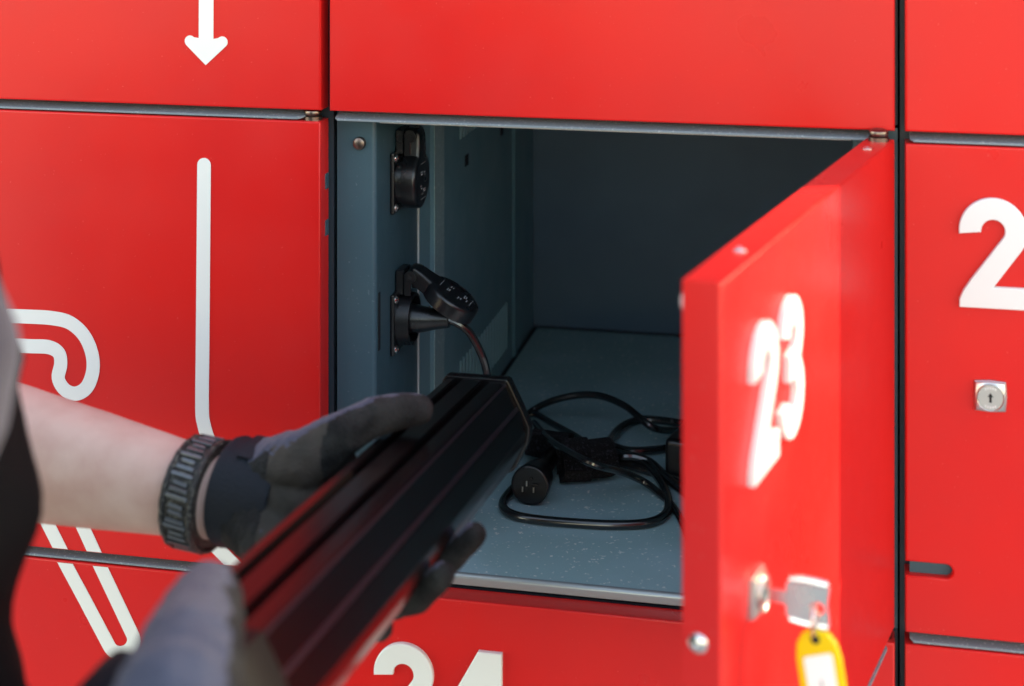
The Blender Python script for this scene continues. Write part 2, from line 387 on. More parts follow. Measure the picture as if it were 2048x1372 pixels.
carcass('mid', [(xm0 + .02, xm1 - .02, .06, YB - .03, -CAM_H, ZLO)], 'plinth')
for z in (.13, -.195 + .0, -.53, -.86): pass
# corner posts of the opening
def post(xa, xb, rnd):
    bm = bmesh.new(); y1 = .1345; r_ = .0035
    if rnd > 0: pl = [(xa, YF), (xb - r_, YF)] + [(xb - r_ + r_ * math.sin(R(a)), YF + r_ - r_ * math.cos(R(a))) for a in range(15, 91, 15)] + [(xb, y1), (xa, y1)]
    else: pl = [(xb, YF), (xa + r_, YF)] + [(xa + r_ - r_ * math.sin(R(a)), YF + r_ - r_ * math.cos(R(a))) for a in range(15, 91, 15)] + [(xa, y1), (xb, y1)]
    prism(bm, [(p[0], p[1], FZ - .009) for p in pl], (0, 0, -.1935 - FZ + .009 - .0))
    return link('corner_post', bm, NAVY, CAB['mid'], smooth=True)
pst = post(xm0, -.3474, 1); post(-.0100, xm1, -1)
bm = bmesh.new(); box(bm, -.3490, -.3462, .1350, .1364, FZ, -.194); link('post_edge', bm, LIPM, pst)
# hollow groove beside the post face, pin on the post
bm = bmesh.new(); p = UY(720, 286, YF)
lathe(bm, (p.x, YF, p.z), (0, -1, 0), [(-.001, .0047), (.0022, .0047), (.0034, .0042), (.0040, .0030), (.0042, 0)], 28); link('stop_pin', bm, COPPER, pst, smooth=True)
# narrow slot punched in the post side
bm = bmesh.new(); a_ = UX(758, 640, -.3474); box(bm, -.3476, -.3470, a_.y - .002, a_.y + .0025, a_.z - .022, a_.z + .02); link('post_slot', bm, DARK, pst)
# walls of the compartment
zc0, zc1 = FZ, -.1945
def sidewall(sign, xw):
    bm = bmesh.new(); q = [(0, .137), (0, .190), (.0022, .1935), (.0022, .2265), (0, .2295), (0, .512), (.0020, .516), (.0020, .528), (0, .532), (0, .620), (-.004, .620), (-.004, .137)]
    prism(bm, [(xw + sign * a, b, zc0) for a, b in q], (0, 0, zc1 - zc0)); return link('side_panel', bm, INNER, CAB['mid'])
wl = sidewall(1, -.352); sidewall(-1, -.004)
bm = bmesh.new(); box(bm, -.3500, -.3490, .1945, .2255, zc0 + .001, zc1 - .001); link('wall_strip', bm, RIBM, wl)
bm = bmesh.new()
for k in range(17):                                    # pressed louvres low and high on the left wall
    y = .292 + .0118 * k
    tube(bm, [(-.3518, y, -.459), (-.3512, y, -.463), (-.3512, y, -.500), (-.3518, y, -.504)], .0012, 6, smooth=2)
    tube(bm, [(-.3518, y, -.2135), (-.3512, y, -.2175), (-.3512, y, -.258), (-.3518, y, -.262)], .0012, 6, smooth=2)
link('vent_louvre', bm, VENT, wl, smooth=True, kind='stuff')
for pxy in ((933, 320), (1003, 260)):
    a_ = UX(*pxy, -.352); bm = bmesh.new(); box(bm, -.3522, -.3514, a_.y - .006, a_.y + .006, a_.z - .005, a_.z + .005); link('wall_slot', bm, DARK, wl)
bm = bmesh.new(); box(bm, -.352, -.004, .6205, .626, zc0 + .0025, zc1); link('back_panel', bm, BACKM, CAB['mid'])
# shelf: flat sheet with a folded front lip
bm = bmesh.new(); r_ = .0026
pl = [(.62, FZ), (.0195 + r_, FZ)] + [(.0195 + r_ - r_ * math.sin(R(a)), FZ - r_ + r_ * math.cos(R(a))) for a in range(15, 91, 15)] + [(.0195, FZ - .0072), (.0208, FZ - .0072), (.0208, FZ - .004), (.62, FZ - .004)]
prism(bm, [(-.3474, y, z) for y, z in [(.62, FZ), (.0240, FZ), (.0240, FZ - .004), (.62, FZ - .004)]], (.3374, 0, 0)); fl = link('floor_panel', bm, FLOORM, CAB['mid'])
bm = bmesh.new(); prism(bm, [(-.3474, y, z + .0002) for y, z in [(.0239, FZ)] + pl[1:-2] + [(.0239, FZ - .0072)]], (.3374, 0, 0)); link('floor_lip', bm, LIPS, fl, smooth=True)
bm = bmesh.new(); box(bm, -.352, -.3476, .14, .62, FZ - .004, FZ - .0004); link('floor_seam', bm, DARK, fl)
# ceiling with a pale folded lip
bm = bmesh.new(); box(bm, -.3472, -.0102, .030, .62, -.1955, -.1925); ce = link('ceiling_panel', bm, INNER, CAB['mid'])
bm = bmesh.new(); box(bm, -.3468, -.0106, .0285, .0300, -.2045, -.1945, .0004, 1); link('ceiling_lip', bm, LIPM, ce)
# notches in the edge of the left column's middle door
for y_ in (362, 455):
    bm = bmesh.new(); a_ = UX(652, y_, -.3822); box(bm, -.3826, -.3815, a_.y - .0022, a_.y + .004, a_.z - .0055, a_.z + .0055); link('edge_notch', bm, NAVY, dl2)

# ------------------------------------------------------------------ white outlines printed on the left column
def XZ(px, py): p = UY(px, py, 0); return (p.x, p.z)
SW = .0104
def marking(dr, pxs, cap0=True, cap1=True, cl=None, w_=SW, n=6):
    pts = [XZ(*p) for p in pxs]
    P = catmull([(a, b, 0) for a, b in pts], n) if n else [Vector((a, b, 0)) for a, b in pts]
    bm = bmesh.new(); stroke(bm, [(p.x, p.y) for p in P], w_, -.0006, .0005, cap0, cap1)
    for co, no in (cl or []): clip(bm, co, no)
    return link('marking', bm, VINYL, dr)
marking(dl2, [(408.5, 330), (407, 520), (405.5, 700), (404.5, 815), (408, 848), (418, 880), (440, 930), (470, 990)])
marking(dl2, [(-70, 629), (0, 631), (60, 633), (105, 636), (140, 645), (168, 670), (184, 706), (186, 742), (174, 774), (152, 787), (130, 779), (117, 756), (122, 728), (118, 706), (98, 694), (60, 692), (0, 689), (-70, 686)])
low = [((0, 0, zbot(1) + .0012), (0, 0, -1))]; upp = [((0, 0, ztop(2) - .0012), (0, 0, 1))]
marking(dl2, [(-20, 822), (99, 1053), (150, 1154)], False, False, low, n=0)
marking(dl2, [(46, 800), (166, 1053), (215, 1160)], False, False, low, n=0)
marking(dl2, [(395, 1055), (437, 1098), (490, 1151)], False, False, low, n=0)
marking(dl3, [(92, 1047), (130.6, 1126), (172, 1203)] + [(242 + 26 * math.cos(R(a)), 1280 + 26 * math.sin(R(a))) for a in range(152, -26, -8)] + [(201.7, 1134), (160, 1045)], False, False, upp, n=0)
bm = bmesh.new()
LC, RC, TIP = XZ(380.5, 82), XZ(445, 84), XZ(411.8, 130); rr = .0041
sh0, sh1 = XZ(398, 76), XZ(427, 78); t0, t1 = XZ(398.5, -60), XZ(427.5, -58)
pts = [t0, sh0] + [(LC[0] + rr * math.cos(R(a)), LC[1] + rr * math.sin(R(a))) for a in range(45, 226, 20)] + [TIP] + [(RC[0] + rr * math.cos(R(a)), RC[1] + rr * math.sin(R(a))) for a in range(-45, 136, 20)] + [sh1, t1]
prism(bm, [(a, -.0006, b) for a, b in pts], (0, .0005, 0)); link('arrow_marking', bm, VINYL, dl1)

# ------------------------------------------------------------------ power sockets on the post
XP = -.3474
def socket(yc, zc, open_deg):
    def T(x, y, z): return (XP + x, yc + y, zc + z)
    bm = bmesh.new()
    hy = .0228
    pl = [(sy * hy + (-sy) * .003 * (1 - math.cos(R(a))) * 0, 0) for sy in (1,) for a in (0,)]
    box(bm, XP, XP + .0034, yc - hy, yc + hy, zc - hy, zc + hy, .0012, 2)
    n0 = [(.0030, .0195), (.0034, .0200), (.0130, .0193)]
    if open_deg: n0 += [(.0132, .0172), (.0050, .0168), (.0050, 0)]
    lathe(bm, T(0, 0, 0), (1, 0, 0), n0, 40)
    # hinge bracket above the barrel
    box(bm, XP + .001, XP + .0072, yc - .0105, yc + .0105, zc + .0200, zc + .0385, .0008, 1)
    so = link('power_socket', bm, BLACKP, CAB['mid'], smooth=True, label='black flanged power socket with its lid %s' % ('raised over a plug' if open_deg else 'shut'))
    for sy in (-1, 1):
        for sz in (-1, 1):
            bm = bmesh.new(); rivet(bm, T(.0034, sy * .0185, sz * .0185), (1, 0, 0), .0030, .0018); link('screw', bm, CHROME, so, smooth=True)
    # lid: round cover with a neck that reaches a pivot along Y
    px_, pz_ = .0125, .034
    M = Matrix.Translation(T(px_, 0, pz_)) @ Matrix.Rotation(R(-open_deg), 4, 'Y') @ Matrix.Translation(-Vector(T(px_, 0, pz_)))
    bm = bmesh.new()
    out = arc(0, 0, .0218, 62, -242, 36)
    outl = [T(.0078, y, z) for y, z in [(.0085, .031)] + out + [(-.0085, .031), (-.0085, .036), (-.0055, .0385), (.0055, .0385), (.0085, .036)]]
    v = [bm.verts.new(p) for p in outl]; rings = [v]
    c0 = Vector(T(.0078, 0, .004))
    for dx, sc in ((.0087, 1.0), (.0104, .97), (.0114, .90), (.0119, .78)):
        rings.append([bm.verts.new((p[0] + dx, c0.y + (p[1] - c0.y) * sc, c0.z + (p[2] - c0.z) * sc)) for p in outl])
    for A, B in zip(rings, rings[1:]):
        for k in range(len(A)): bm.faces.new((A[k], A[(k + 1) % len(A)], B[(k + 1) % len(A)], B[k]))
    bm.faces.new(rings[-1]); bm.faces.new(rings[0][::-1])
    ld_ = link('socket_lid', bm, BLACKP, so, smooth=True, xf=M, ang=40)
    # ears and pivot rings of the hinge
    bm = bmesh.new()
    for y0 in (-.0125, .0093):
        lathe(bm, T(px_, y0, pz_), (0, 1, 0), [(0, .0030), (.0002, .0046), (.0032, .0046)], 24)
        box(bm, XP + px_ - .0045, XP + px_ + .0005, yc + y0 + .0003, yc + y0 + .0030, zc + pz_ - .014, zc + pz_, .0005, 1)
    link('hinge_ear', bm, BLACKP, so, smooth=True)
    bm = bmesh.new(); lathe(bm, T(px_, -.0128, pz_), (0, 1, 0), [(0, .0022), (.0012, .0022)], 16); link('hinge_pin', bm, DARK, so)
    # raised lettering on the lid, worn past reading
    bm = bmesh.new()
    for (a, b, w_, h_) in ((-.004, .006, .005, .0008), (-.004, .0045, .0035, .0008), (.004, .005, .003, .0008), (.0045, .003, .002, .0007), (-.006, -.004, .004, .0008), (-.0045, -.006, .003, .0008), (.003, -.0075, .006, .0009), (.0035, -.009, .005, .0008), (-.002, -.0105, .004, .0007), (0, .0125, .012, .0004), (0, -.014, .013, .0004)):
        box(bm, XP + .01965, XP + .0199, yc + a - w_ / 2, yc + a + w_ / 2, zc + b - h_ / 2, zc + b + h_ / 2)
    link('lid_print', bm, PRINT, so, xf=M)
    return so
socket(.0795, -.2545, 0)
socket(.0795, -.3600, 57)

# ------------------------------------------------------------------ cords and plugs in the compartment
pc = thing('power_cord', (-.30, .08, FZ), 'thin black cord plugged into the lower socket under its raised lid', 'cord')
bm = bmesh.new(); zc = -.3600; yc = .0795
tube(bm, [(XP + .006, yc, zc), (XP + .018, yc, zc), (XP + .028, yc, zc + .0005), (XP + .040, yc, zc + .001)], lambda t: .0120 - .0058 * t, 16)
link('plug', bm, BLACKP, pc, smooth=True)
cord = [Vector((XP + .039, yc, zc + .001)), UY(918, 648, .080), UY(938, 664, .082), UY(955, 692, .085), UY(968, 722, .088), UY(975, 752, .092), UY(985, 800, .10), UZ(1012, 850, FZ + .02), UZ(1040, 838, FZ + .01), UZ(1068, 828, FZ + .010), UZ(1110, 850, FZ + .012), UZ(1150, 872, FZ + .016), UZ(1175, 888, FZ + .018), UZ(1205, 905, FZ + .012)]
bm = bmesh.new(); tube(bm, cord, .0030, 10); link('cord', bm, CORDM, pc, smooth=True)

cc = thing('charging_cable', (-.16, .2, FZ), 'coiled black charging cable with a round three-pin connector lying on the shelf', 'cable')
K = .0036
loop = [UZ(1112, 905, FZ + .012), UZ(1090, 925, FZ + .006), UZ(1058, 948, FZ + K), UZ(1022, 982, FZ + K), UZ(1006, 1005, FZ + K), UZ(1012, 1022, FZ + K), UZ(1040, 1034, FZ + K), UZ(1095, 1042, FZ + K), UZ(1160, 1047, FZ + K), UZ(1230, 1050, FZ + K), UZ(1290, 1047, FZ + K), UZ(1325, 1034, FZ + K), UZ(1337, 1012, FZ + K), UZ(1330, 980, FZ + K), UZ(1308, 945, FZ + .006), UZ(1280, 922, FZ + .009), UZ(1240, 908, FZ + .012), UZ(1190, 895, FZ + .014), UZ(1150, 890, FZ + .014)]
bm = bmesh.new(); tube(bm, loop, K, 12, sx=1.0); link('cord', bm, CORDM, cc, smooth=True)
# round connector: face towards the camera, body running back up-right
cf = UZ(1059, 972, FZ + .0156); cb = UZ(1112, 902, FZ + .0125)
ax = (cb - cf); L = ax.length; ax.normalize()
bm = bmesh.new()
lathe(bm, cf, ax, [(.0008, 0), (.0008, .0138), (0, .0143), (.0004, .0151), (.0045, .0154), (.0055, .0147), (.018, .0138), (.024, .0130), (.026, .0108), (.036, .0096), (.042, .0076), (L, .0058)], 40)
cn = link('connector', bm, BLACKP, cc, smooth=True, ang=30)
u_, v_ = frame_of(ax)
if v_.z < 0: v_ = -v_
u_ = v_.cross(ax) if v_.cross(ax).x > 0 else -v_.cross(ax)
for a, b in ((-.0055, -.0028), (-.0022, .0018), (.0035, -.0026)):
    bm = bmesh.new(); q = cf + u_ * a + v_ * b
    q1 = [q - u_ * .0005 - v_ * .0020, q + u_ * .0005 - v_ * .0020, q + u_ * .0005 + v_ * .0020, q - u_ * .0005 + v_ * .0020]
    prism(bm, q1, -ax * .0011); link('pin', bm, SATIN, cn)
bm = bmesh.new(); q = cf - ax * .0001
for a, b, w1, h1 in ((-.0045, .001, .002, .003), (.0045, .0012, .0035, .0012), (.001, -.002, .003, .001), (.001, .0055, .0018, .0018)):
    o_ = q + u_ * a + v_ * b
    prism(bm, [o_ - u_ * w1 - v_ * h1, o_ + u_ * w1 - v_ * h1 * .4, o_ + u_ * w1 * .6 + v_ * h1, o_ - u_ * w1 * .5 + v_ * h1 * .8], -ax * .0003)
link('connector_key', bm, DARK, cn)

oc = thing('extension_cable', (-.08, .25, FZ), 'loose loops of thin black cable trailing towards the open door', 'cable')
k3 = .0030
run = [UZ(1068, 846, FZ + .010), UZ(1100, 880, FZ + .030), UZ(1150, 911, FZ + .039), UZ(1196, 931, FZ + .037), UZ(1240, 943, FZ + .022), UZ(1285, 962, FZ + .008), UZ(1320, 988, FZ + .004), UZ(1348, 1016, FZ + k3), UZ(1372, 1062, FZ + k3), UZ(1390, 1120, FZ + k3)]
bm = bmesh.new(); tube(bm, run, k3, 10); link('cord', bm, CORDM, oc, smooth=True)
arch = [UZ(1030, 850, FZ + .004), UZ(1070, 818, FZ + .012), UZ(1110, 800, FZ + .024), UZ(1160, 790, FZ + .030), UZ(1205, 793, FZ + .032), UZ(1250, 812, FZ + .03), UZ(1280, 836, FZ + .026), UZ(1305, 855, FZ + .020), UZ(1335, 861, FZ + .014), UZ(1372, 857, FZ + .010), UZ(1410, 850, FZ + .008)]
bm = bmesh.new(); tube(bm, arch, .0031, 10); link('cord', bm, CORDM, oc, smooth=True)
ring_ = [UZ(1385, 850, FZ + .006), UZ(1355, 846, FZ + .006), UZ(1320, 841, FZ + .005), UZ(1280, 840, FZ + .005), UZ(1245, 853, FZ + .005), UZ(1222, 878, FZ + .006), UZ(1221, 900, FZ + .010), UZ(1240, 912, FZ + .012), UZ(1270, 914, FZ + .012), UZ(1300, 925, FZ + .009), UZ(1328, 950, FZ + .006), UZ(1360, 978, FZ + .004), UZ(1395, 1000, FZ + .004)]
bm = bmesh.new(); tube(bm, ring_, .0036, 10); link('cord', bm, CORDM, oc, smooth=True)
r2 = [UZ(1225, 893, FZ + .004), UZ(1260, 902, FZ + .004), UZ(1310, 900, FZ + .004), UZ(1360, 893, FZ + .004), UZ(1410, 886, FZ + .004)]
bm = bmesh.new(); tube(bm, r2, .0036, 10); link('cord', bm, CORDM, oc, smooth=True)
r3 = [UZ(1225, 922, FZ + .006), UZ(1270, 934, FZ + .005), UZ(1320, 950, FZ + .004), UZ(1380, 972, FZ + .004)]
bm = bmesh.new(); tube(bm, r3, .0036, 10); link('cord', bm, CORDM, oc, smooth=True)
# black in-line block half hidden by the door
bp = UZ(1384, 938, FZ); bm = bmesh.new(); box(bm, -.014, .014, -.032, .032, .0, .034, .005, 3)
link('cable_block', bm, BLACKP, oc, smooth=True, xf=Matrix.Translation(bp) @ Matrix.Rotation(R(-12), 4, 'Z'))

bm = bmesh.new(); q = UZ(1352, 946, FZ + .001); bmesh.ops.create_icosphere(bm, subdivisions=2, radius=.0016, matrix=Matrix.Translation(q) @ Matrix.Diagonal((1.5, 1, .7, 1)))
for v in bm.verts: v.co += Vector((noise.noise(v.co * 900), noise.noise(v.co * 700), 0)) * .0006
tag(link('crumb', bm, CRUMB, smooth=True), 'tiny rust-red crumb lying on the shelf by the open door', 'debris')
# hook-and-loop strap wrapped round the bundle
vs_t = thing('cable_strap', (-.2, .25, FZ), 'fuzzy black hook-and-loop strap wrapped round the cable bundle', 'strap')
def band(bm, org, ax, r, wd, a0, a1, th=.0016, flat=1.0, grow=0.0, n=36, fray=0.0):
    ax = Vector(ax).normalized(); u = Vector((0, 0, 1)) - ax * ax.z; u.normalize(); v = ax.cross(u)
    rows = []
    for k in range(n + 1):
        a = R(a0 + (a1 - a0) * k / n); rr = r + grow * k / n
        dd = u * math.sin(a) * flat + v * math.cos(a)
        wv = wd * (1 + .06 * math.sin(k * .7))
        rows.append([bm.verts.new(Vector(org) + dd * (q + fray * noise.noise(Vector((k * .9, t * 90, org[0] * 50)))) + ax * t) for q, t in ((rr, -wv / 2), (rr, wv / 2), (rr - th, wv / 2), (rr - th, -wv / 2))])
    for A, B in zip(rows, rows[1:]):
        for k in range(4): bm.faces.new((A[k], A[(k + 1) % 4], B[(k + 1) % 4], B[k]))
    bm.faces.new(rows[0]); bm.faces.new(rows[-1][::-1])
a_ = UZ(1120, 922, FZ + .017); b_ = UZ(1215, 918, FZ + .016); axv = (b_ - a_)
bm = bmesh.new(); band(bm, a_.lerp(b_, .30), axv, .0160, .024, -200, 235, flat=.95, grow=.0030, fray=.0022); link('wrap', bm, VELCRO, vs_t, smooth=True)
bm = bmesh.new(); band(bm, a_.lerp(b_, .78), axv + Vector((0, .012, 0)), .0150, .024, -150, 260, flat=.9, grow=.0036, fray=.0022); link('wrap', bm, VELCRO, vs_t, smooth=True)
bm = bmesh.new(); p0 = UZ(1072, 900, FZ + .004); p1 = UZ(1150, 905, FZ + .020)
band(bm, UZ(1100, 893, FZ + .014), axv + Vector((0, -.02, 0)), .0145, .034, -30, 260, flat=.85, fray=.002); link('strap_tail', bm, VELCRO, vs_t, smooth=True)

# ------------------------------------------------------------------ battery
AX = Vector((0, 1, -.1)); YFAR, YNEAR = -.030, -.520
SEC = [(-.0205, .0305), (-.0140, .0310), (-.0135, .0255), (-.0098, .0255), (-.0092, .0312), (.0045, .0308), (.0050, .0252), (.0088, .0252), (.0094, .0306), (.0186, .0305), (.0203, .0299), (.0214, .0284), (.0276, .0150), (.0281, .0136), (.0300, .0129), (.0308, .0118), (.0350, -.0010), (.0344, -.0085), (.0252, -.0262), (.0190, -.0305), (-.0190, -.0305), (-.0252, -.0262), (-.0344, -.0085), (-.0355, -.0010), (-.0275, .0125), (-.0285, .0145)]
def bpt(x, z, y): return Vector((-.2575 + x, y, -.394 - .1 * (y + .03) + z))
bt = thing('battery_pack', (-.2575, -.27, -.42), 'long black eight-sided battery pack with two grooves, held between gloved hands', 'battery')
def loft(bm, stations, sec=SEC):
    rows = [[bm.verts.new(bpt(x * s, z * s, y)) for x, z in sec] for y, s in stations]; n = len(sec)
    for A, B in zip(rows, rows[1:]):
        for k in range(n): bm.faces.new((A[k], A[(k + 1) % n], B[(k + 1) % n], B[k]))
    bm.faces.new(rows[0][::-1]); bm.faces.new(rows[-1])
bm = bmesh.new(); loft(bm, [(YNEAR + .018, 1.0), (YFAR - .014, 1.0)])
bmesh.ops.bevel(bm, geom=[e for e in bm.edges if abs(e.verts[0].co.y - e.verts[1].co.y) > .1], offset=.0009, segments=2, affect='EDGES')
bm.normal_update()
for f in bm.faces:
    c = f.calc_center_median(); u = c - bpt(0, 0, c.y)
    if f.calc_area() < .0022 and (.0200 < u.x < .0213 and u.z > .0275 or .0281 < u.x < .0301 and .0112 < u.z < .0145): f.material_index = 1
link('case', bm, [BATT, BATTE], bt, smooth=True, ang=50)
OCT = [(-.0215, .0318), (.0215, .0318), (.0300, .0150), (.0368, .0005), (.0358, -.0090), (.0264, -.0278), (.0200, -.0318), (-.0200, -.0318), (-.0264, -.0278), (-.0358, -.0090), (-.0368, .0005), (-.0300, .0150)]
bm = bmesh.new(); loft(bm, [(YFAR - .0135, .97), (YFAR - .013, 1.0), (YFAR - .009, 1.005), (YFAR - .0075, .985), (YFAR - .006, 1.005), (YFAR - .001, 1.0), (YFAR + .004, .93)], OCT)
bmesh.ops.bevel(bm, geom=[e for e in bm.edges if abs(e.verts[0].co.y - e.verts[1].co.y) > .0001 and abs(e.verts[0].co.x - e.verts[1].co.x) < .003], offset=.0008, segments=2, affect='EDGES')
link('end_cap', bm, BATT, bt, smooth=True, label='rimmed far end cap')
bm = bmesh.new(); loft(bm, [(YNEAR + .0185, .97), (YNEAR + .018, 1.005), (YNEAR + .004, 1.0), (YNEAR - .006, .95), (YNEAR - .014, .84), (YNEAR - .018, .68)], OCT)
link('end_cap', bm, BATT2, bt, smooth=True, ang=50, label='rounded dark grey near end cap')
bm = bmesh.new(); q = bpt(.012, .004, YNEAR - .012)
lathe(bm, q, Vector((.15, -1, .25)), [(-.004, .0095), (.003, .0095), (.0048, .0086), (.0048, .0062), (.0035, .0058), (.0035, 0)], 28); link('release_button', bm, SATIN, bt, smooth=True)

# ------------------------------------------------------------------ key and tag on door 23
nrm = (OPEN.to_3x3() @ Vector((0, -1, 0))); 
lc = OPEN @ Vector((X0['mid'] + .0541, -.0056, ztop(1) - .163 + .0035))
ky = thing('key', lc, 'silver key standing in the lock of the open red door', 'key')
upv = Vector((0, 0, 1)); sidev = nrm.cross(upv).normalized()
def kp(a, b, c=0): return lc + nrm * a + upv * b + sidev * c
bm = bmesh.new()
prism(bm, [kp(-.004, -.0032, -.0010), kp(.0102, -.0032, -.0010), kp(.0102, .0032, -.0010), kp(-.004, .0032, -.0010)], sidev * .0020, bev_all=.0003, seg=1); link('key_stem', bm, CHROME, ky)
bm = bmesh.new()
o_ = [(.0100, -.0070), (.0118, -.0096), (.0190, -.0102), (.0300, -.0104), (.0308, -.0092), (.0298, 0), (.0308, .0082), (.0298, .0094), (.0190, .0098), (.0118, .0090), (.0100, .0066)]
hc, hr = (.0252, -.0022), .0029; m_ = len(o_); hole = [(hc[0] + hr * 1.15 * math.cos(R(a)), hc[1] + hr * math.sin(R(a))) for a in range(0, 360, 24)]
for sgn in (-1, 1):
    pass
# bow with a hole: outer and inner rings bridged on both faces
def bow(c0, c1):
    A = [bm.verts.new(kp(a, b, c0)) for a, b in o_]; B = [bm.verts.new(kp(a, b, c0)) for a, b in hole]
    C = [bm.verts.new(kp(a, b, c1)) for a, b in o_]; D_ = [bm.verts.new(kp(a, b, c1)) for a, b in hole]
    for X_, Y_ in ((A, C), (B, D_)):
        for k in range(len(X_)): bm.faces.new((X_[k], X_[(k + 1) % len(X_)], Y_[(k + 1) % len(X_)], Y_[k]))
    for X_, Y_ in ((A, B), (C, D_)):
        es = [bm.edges.get((X_[k], X_[(k + 1) % len(X_)])) for k in range(len(X_))] + [bm.edges.get((Y_[k], Y_[(k + 1) % len(Y_)])) for k in range(len(Y_))]
        bmesh.ops.triangle_fill(bm, edges=es, use_beauty=True)
bow(-.0011, .0011)
kb = link('key_bow', bm, CHROME, ky)
bm = bmesh.new()
tube(bm, [kp(.0120, .0092), kp(.019, .0099), kp(.0300, .0094)], .0019, 10); tube(bm, [kp(.0120, -.0096), kp(.019, -.0103), kp(.0300, -.0103)], .0019, 10)
link('bow_rim', bm, CHROME, ky, smooth=True)
kt = thing('key_tag', kp(.026, -.02), 'yellow plastic key tag with a white paper insert hanging from the key', 'key tag')
rc = kp(.0235, -.0082); bm = bmesh.new()
tube(bm, [rc + nrm * .0006 * math.sin(R(a)) + upv * .0070 * math.cos(R(a)) + sidev * .0058 * math.sin(R(a)) for a in range(0, 361, 24)], .0009, 8, smooth=3); link('split_ring', bm, CHROME, kt, smooth=True)
tl = Matrix.Translation(rc + upv * -.0035) 
def tp(a, b, c=0):      # a across, b down, c thickness; the tag leans a little
    d_ = (-upv * math.cos(R(9)) + nrm * math.sin(R(9))); e_ = (nrm * math.cos(R(9)) + upv * math.sin(R(9)))
    return rc + upv * -.0035 + e_ * a + d_ * b + sidev * c
O2 = [(-.0108, .052), (-.0108, .014), (-.0095, .0070), (-.0062, .0022), (-.0020, 0), (.0020, 0), (.0062, .0022), (.0095, .0070), (.0108, .014), (.0108, .052), (.009, .056), (-.009, .056)]
bm = bmesh.new(); prism(bm, [tp(a, b, .0016) for a, b in O2], -sidev * .0032, bev_all=.0007, seg=2); link('tag_frame', bm, YELLOW, kt, smooth=True, ang=50)
bm = bmesh.new()
for c in (.00175, -.00205): prism(bm, [tp(a, b, c) for a, b in [(-.0070, .050), (-.0070, .0142), (-.0062, .0130), (.0062, .0108), (.0072, .0122), (.0072, .050)]], sidev * .0003)
link('paper_insert', bm, PAPER, kt)
bm = bmesh.new(); prism(bm, [tp(a, b, .00208) for a, b in [(-.0006, .0235), (.0004, .0230), (.0007, .0275), (-.0002, .0285)]], sidev * .0001); prism(bm, [tp(a, b, -.00208) for a, b in [(-.0006, .0235), (.0004, .0230), (.0007, .0275), (-.0002, .0285)]], sidev * -.0001)
link('pen_mark', bm, PRINT, kt)
bm = bmesh.new(); lathe(bm, tp(0, .0048, -.0019), sidev, [(0, .0022), (.0038, .0022)], 18); link('tag_hole', bm, DARK, kt)

# ------------------------------------------------------------------ person
pr = thing('person', (-.52, -.60, -CAM_H), 'person in mauve shirt, black vest and grey gloves lifting the black battery', 'person')
bm = bmesh.new()
LS, LE, LW = Vector((-.70, -.47, -.21)), Vector((-.640, -.170, -.372)), Vector((-.378, -.206, -.3875))
RS, RE, RW = Vector((-.3330, -.640, -.176)), Vector((-.356, -.690, -.440)), UD(262, 1490, .640)
balls(bm, [((-.53, -.62, -.58), .13), ((-.53, -.60, -.36), .135), ((-.53, -.59, -.22), .115), ((-.53, -.60, -.10), .07), ((-.53, -.59, -.02), .055)])
balls(bm, [((-.62, -.57, -.24), .09), ((-.44, -.60, -.24), .09)])
balls(bm, [(LS, .058), (LE, .044)]); balls(bm, [(LE, .047), (LE.lerp(LW, .35), .0445), (LE.lerp(LW, .65), .0365), (LW, .0265), ((-.345, -.206, -.385), .025)])
balls(bm, [(RS, .052), (RE, .040)]); balls(bm, [(RE, .041), (RE.lerp(RW, .4), .038), (RW, .027), (UD(300, 1500, .645), .026)])
balls(bm, [((-.53, -.58, .04), .078), ((-.53, -.565, .09), .088), ((-.53, -.55, .02), .06)]); balls(bm, [((-.53, -.475, .05), .014), ((-.53, -.465, .035), .016)])
for sx in (-1, 1): balls(bm, [((-.53 + sx * .085, -.585, .06), .014), ((-.53 + sx * .085, -.58, .03), .012)])
b2 = fuse(bm, .0065, 8); link('body', b2, SKIN, pr, smooth=True, ang=180)
bm = bmesh.new(); balls(bm, [((-.53, -.60, .11), .092), ((-.53, -.63, .05), .085)]); link('hair', fuse(bm, .008, 5, .004, 60), HAIR, pr, smooth=True, ang=180)
# clothing
bm = bmesh.new()
balls(bm, [((-.53, -.62, -.55), .150), ((-.53, -.60, -.36), .150), ((-.53, -.59, -.22), .125)]); balls(bm, [((-.62, -.57, -.24), .100), ((-.44, -.60, -.24), .100)])
balls(bm, [(LS, .070), (LS.lerp(LE, .55), .062)])
balls(bm, [(RS + Vector((0, 0, .01)), .058), (RS.lerp(RE, .30) + Vector((.002, 0, 0)), .056), (RS.lerp(RE, .55) + Vector((-.012, 0, 0)), .052), (RS.lerp(RE, .80), .056), (RE, .050)])
link('shirt', fuse(bm, .006, 5, .006, 26), SHIRT, pr, smooth=True, ang=180)
bm = bmesh.new(); balls(bm, [((-.487, -.565, -.52), .166), ((-.487, -.560, -.36), .166), ((-.485, -.56, -.27), .166), ((-.487, -.562, -.21), .160)])
link('vest', fuse(bm, .007, 5, .005, 24), VEST, pr, smooth=True, ang=180)
bm = bmesh.new()
for sx in (-1, 1): balls(bm, [((-.53 + sx * .085, -.62, -.60), .115), ((-.53 + sx * .095, -.60, -1.02), .075), ((-.53 + sx * .10, -.62, -1.40), .058)])
link('trousers', fuse(bm, .012, 4), TROU, pr, smooth=True, ang=180)
for sx in (-1, 1):
    bm = bmesh.new(); balls(bm, [((-.53 + sx * .10, -.65, -1.452), .045), ((-.53 + sx * .11, -.50, -1.462), .038)]); link('shoe', fuse(bm, .008, 4), VEST, pr, smooth=True, ang=180)

